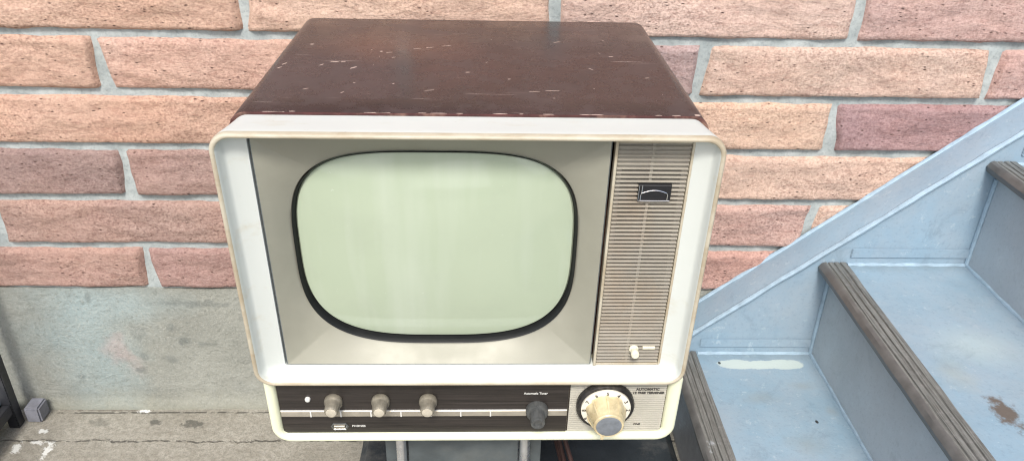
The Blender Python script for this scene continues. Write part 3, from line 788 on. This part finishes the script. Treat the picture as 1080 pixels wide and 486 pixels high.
for s, w in ((2.35, 1), (.95, 1), (1.6, 1.2), (3.6, .9), (5.2, .9)):  # finger wings
    ca, sa = cos(s), sin(s)
    def wp(r, o, b): return L(DC[0] + r * ca - o * sa, .0150 + b, DC[1] + r * sa + o * ca)
    mb.loft([[wp(.014, -.0022, -.012), wp(.0236, -.0018, -.012), wp(.0236, .0018, -.012), wp(.014, .0022, -.012)],
             [wp(.014, -.0018, -.022), wp(.0232, -.0012, -.021), wp(.0232, .0012, -.021), wp(.014, .0018, -.022)],
             [wp(.013, -.0014, -.0346), wp(.0180, -.0008, -.0340), wp(.0180, .0008, -.0340), wp(.013, .0014, -.0346)]])
mb.build('knob_pointer', M['dialknob'], dk)
mb = MB(); lathe(DC, [(.0149, -.0366), (.0146, -.0380), (.0130, -.0384), (.0060, -.0385)], 48, b0=.0150)
mb.build('knob_cap', M['dialcap'], dk, smooth=40)

# ------------------------------------------------------------------ lettering
FONT = None
def text(s, a, c, b, size, mat, parent, name='lettering', rot=0, align='LEFT', bold=.0, sx=1.0):
    cu = bpy.data.curves.new(name, 'FONT'); cu.body = s; cu.size = size; cu.extrude = .00015; cu.align_x = align; cu.offset = bold; cu.resolution_u = 3
    cu.align_y = 'CENTER'
    to = bpy.data.objects.new(name, cu); col.objects.link(to)
    bpy.context.view_layer.update()
    me = bpy.data.meshes.new_from_object(to.evaluated_get(bpy.context.evaluated_depsgraph_get()))
    bpy.data.objects.remove(to)
    for v in me.vertices:
        x, y, z = v.co.x * sx, v.co.y, v.co.z
        x, y = x * cos(rot) - y * sin(rot), x * sin(rot) + y * cos(rot)
        v.co = L(a + x, b - z, c + y)
    me.materials.clear(); me.materials.append(mat)
    o = bpy.data.objects.new(name, me); col.objects.link(o); attach(o, parent); return o
text('Automatic Tuner', .0600, -.3350, .0149, .0046, M['whitep'], cp, sx=.86, bold=.00008)
text('PHONES', -.1425, -.3868, .0149, .0042, M['whitep'], cp, sx=1.0, bold=.00006)
text('AUTOMATIC', .1905, -.3285, .0143, .0046, M['blackp'], rp, bold=.0002, sx=1.02)
text('12 FREE TERMINER', .1870, -.3340, .0143, .0046, M['blackp'], rp, bold=.0002, sx=.98)
text('FINE', .1930, -.3850, .0143, .0040, M['blackp'], rp, bold=.0001)
for i, n in enumerate(['8', '7', '6', '5', '4', '3', '2']):
    an = radians(180 + 12 - 32 * i - 12)
    an = radians(180 - 30 * i)
    text(n, DC[0] + .0256 * cos(an), DC[1] + .0256 * sin(an), .0150 - .0126, .0066, M['blackp'], dp, 'dial_number', rot=an - pi / 2, align='CENTER', bold=.00008)
for i, n in enumerate(['1', '12', '11', '10', '9']):
    an = radians(-30 - 30 * i)
    text(n, DC[0] + .0256 * cos(an), DC[1] + .0256 * sin(an), .0150 - .0126, .0066, M['blackp'], dp, 'dial_number', rot=an - pi / 2, align='CENTER', bold=.00008)

# ------------------------------------------------------------------ stand beneath the television
ZS = T.z + ZB - .001
SC = W0(-.012, .25, 0); 
st = empty('television_stand', (-.026, .88, 0), 'grey steel stand with two bright tube columns directly beneath the television', 'stand')
mb = MB(); mb.box(-.19, .15, .745, 1.03, ZS - .010, ZS - .0005); mb.build('top_plate', M['standplate'], st, auto=.002)
for x in (-.1065, .0525):
    for y in (.752, .98):
        mb = MB(); mb.tube([(x, y, .020), (x, y, ZS - .0105)], .0066, 20); mb.build('column', M['steel'], st, smooth=40)
mb = MB(); mb.box(-.098, .044, .756, .760, .10, ZS - .011); mb.build('brace_plate', M['standplate'], st, auto=.0008)
mb = MB(); mb.box(-.128, -.0995, .7605, .764, .07, ZS - .011); mb.build('bracket', M['standplate'], st, auto=.0008)
mb = MB(); mb.box(.0455, .074, .7605, .764, .07, ZS - .011); mb.build('bracket', M['standplate'], st, auto=.0008)
for x in (-.0925, .0385):
    mb = MB(); mb.tube([(x, .757, ZS - .032), (x, .7535, ZS - .032), (x, .7515, ZS - .032)], [.0048, .0048, .0034], 6)
    mb.build('bolt', M['chrome'], st)
mb = MB(); mb.box(-.14, .085, .73, 1.0, .0125, .0195); mb.build('base_plate', M['standplate'], st, auto=.002)
# dark board on the ground under the stand
mb = MB(); v = []; f = []
nx, ny = 40, 30
for i in range(nx + 1):
    for j in range(ny + 1):
        x = -.217 + .556 * i / nx; y = .60 + .50 * j / ny
        ex = .004 * noise.noise(Vector((x * 20, y * 20, 0)))
        if i in (0, nx): x += ex
        if j in (0, ny): y += ex
        e = .0 if i in (0, nx) or j in (0, ny) else .012
        v.append((x, y, .0 + e + (.001 * noise.noise(Vector((x * 12, y * 12, 2))) if e else 0)))
for i in range(nx):
    for j in range(ny):
        q = i * (ny + 1) + j; f.append((q, q + ny + 1, q + ny + 2, q + 1))
o = mesh_obj('base_board', v, f, M['board'], None); tag(o, 'dark blue-grey board lying on the ground under the television stand, next to the first step', 'board')
# cables
for k in range(3):
    pts = []
    for i in range(40):
        t = i / 39
        pts.append((.062 + .012 * k + .10 * t ** 1.5 + .01 * sin(5 * t + k), .80 - .035 * k + .10 * sin(2.2 * t + .4 * k), .33 - .315 * t ** (1.1 + .2 * k) + .012 * (1 - t) * k))
    pts = [(x, y, max(z, .0165)) for x, y, z in pts]
    mb = MB(); mb.tube(pts, .0033, 10)
    o = mb.build('cable', M['cable'], None, smooth=True)
    tag(o, 'dark brown cable looping down beside the right tube column of the television stand', 'cable', 'cables hanging under the television')

# ------------------------------------------------------------------ metal rack at the left edge, and a small block
rk = empty('metal_rack', (-1.06, .93, 0), 'black metal rack whose corner post stands at the left edge before the concrete base', 'rack')
for x in (-.8425, -1.28):
    for y in (1.094, .76):
        mb = MB(); mb.box(x - .0095, x + .0095, y - .0095, y + .0095, 0.001, .62 if y > 1 else .60); mb.build('post', M['rack'], rk, auto=.0015)
for z in (.045, .58):
    for x in (-.8425, -1.28):
        mb = MB(); mb.box(x - .007, x + .007, .7700, 1.0840, z - .010, z + .010); mb.build('rail', M['rack'], rk, auto=.001)
    for y in (1.094, .76):
        mb = MB(); mb.box(-1.270, -.8525, y - .007, y + .007, z - .010, z + .010); mb.build('rail', M['rack'], rk, auto=.001)
mb = MB(); mb.box(-1.27, -.8505, .7685, 1.0855, .0560, .0620); mb.build('shelf', M['rackshelf'], rk, auto=.001)
mb = MB(); mb.box(-.8270, -.8000, 1.098, 1.130, 0.001, .034)
o = mb.build('concrete_block', M['block'], None, auto=.003); tag(o, 'small grey block on the ground between the rack post and the concrete base', 'block')

# ------------------------------------------------------------------ camera, light
cam = bpy.data.cameras.new('camera'); co = bpy.data.objects.new('camera', cam); col.objects.link(co)
E = dict(p=0.50818, roll=.02521, yaw=-.03836)
R = Matrix.Rotation(E['yaw'], 4, 'Z') @ Matrix.Rotation(pi / 2 - E['p'], 4, 'X') @ Matrix.Rotation(E['roll'], 4, 'Z')
co.matrix_world = Matrix.Translation((0, 0, ZC)) @ R
cam.sensor_fit = 'HORIZONTAL'; cam.sensor_width = 36; cam.lens = 830.29 / 1080 * 36; cam.clip_start = .01; cam.clip_end = 500
scn.camera = co
SE = radians(49)     # sun elevation; compass-like angle, behind the camera to the left-right
w = bpy.data.worlds.new('World'); scn.world = w; w.use_nodes = True
nt = w.node_tree; bg = nt.nodes['Background']; sky = nt.nodes.new('ShaderNodeTexSky'); sky.sky_type = 'NISHITA'; sky.sun_disc = False
sky.sun_elevation = SE; sky.air_density = 1.0; sky.dust_density = 3.0; sky.ozone_density = 1.0
# direction to the sun
az = radians(-8)                       # straight behind the camera
D = Vector((sin(az) * cos(SE), -cos(az) * cos(SE), sin(SE)))
sky.sun_rotation = math.atan2(D.x, D.y)
nt.links.new(sky.outputs[0], bg.inputs[0]); bg.inputs[1].default_value = .15
sl = bpy.data.lights.new('sun', 'SUN'); sl.energy = 2.0; sl.angle = radians(12); sl.color = (1, .975, .94)
so = bpy.data.objects.new('sun', sl); col.objects.link(so); so.rotation_euler = D.to_track_quat('Z', 'Y').to_euler()
scn.view_settings.view_transform = 'Standard'; scn.view_settings.look = 'None'; scn.view_settings.gamma = 1
scn.view_settings.exposure = .72
scn.render.engine = 'CYCLES'
scn.cycles.use_denoising = True
scn.cycles.pixel_filter_type = 'BLACKMAN_HARRIS'; scn.cycles.filter_width = 1.15
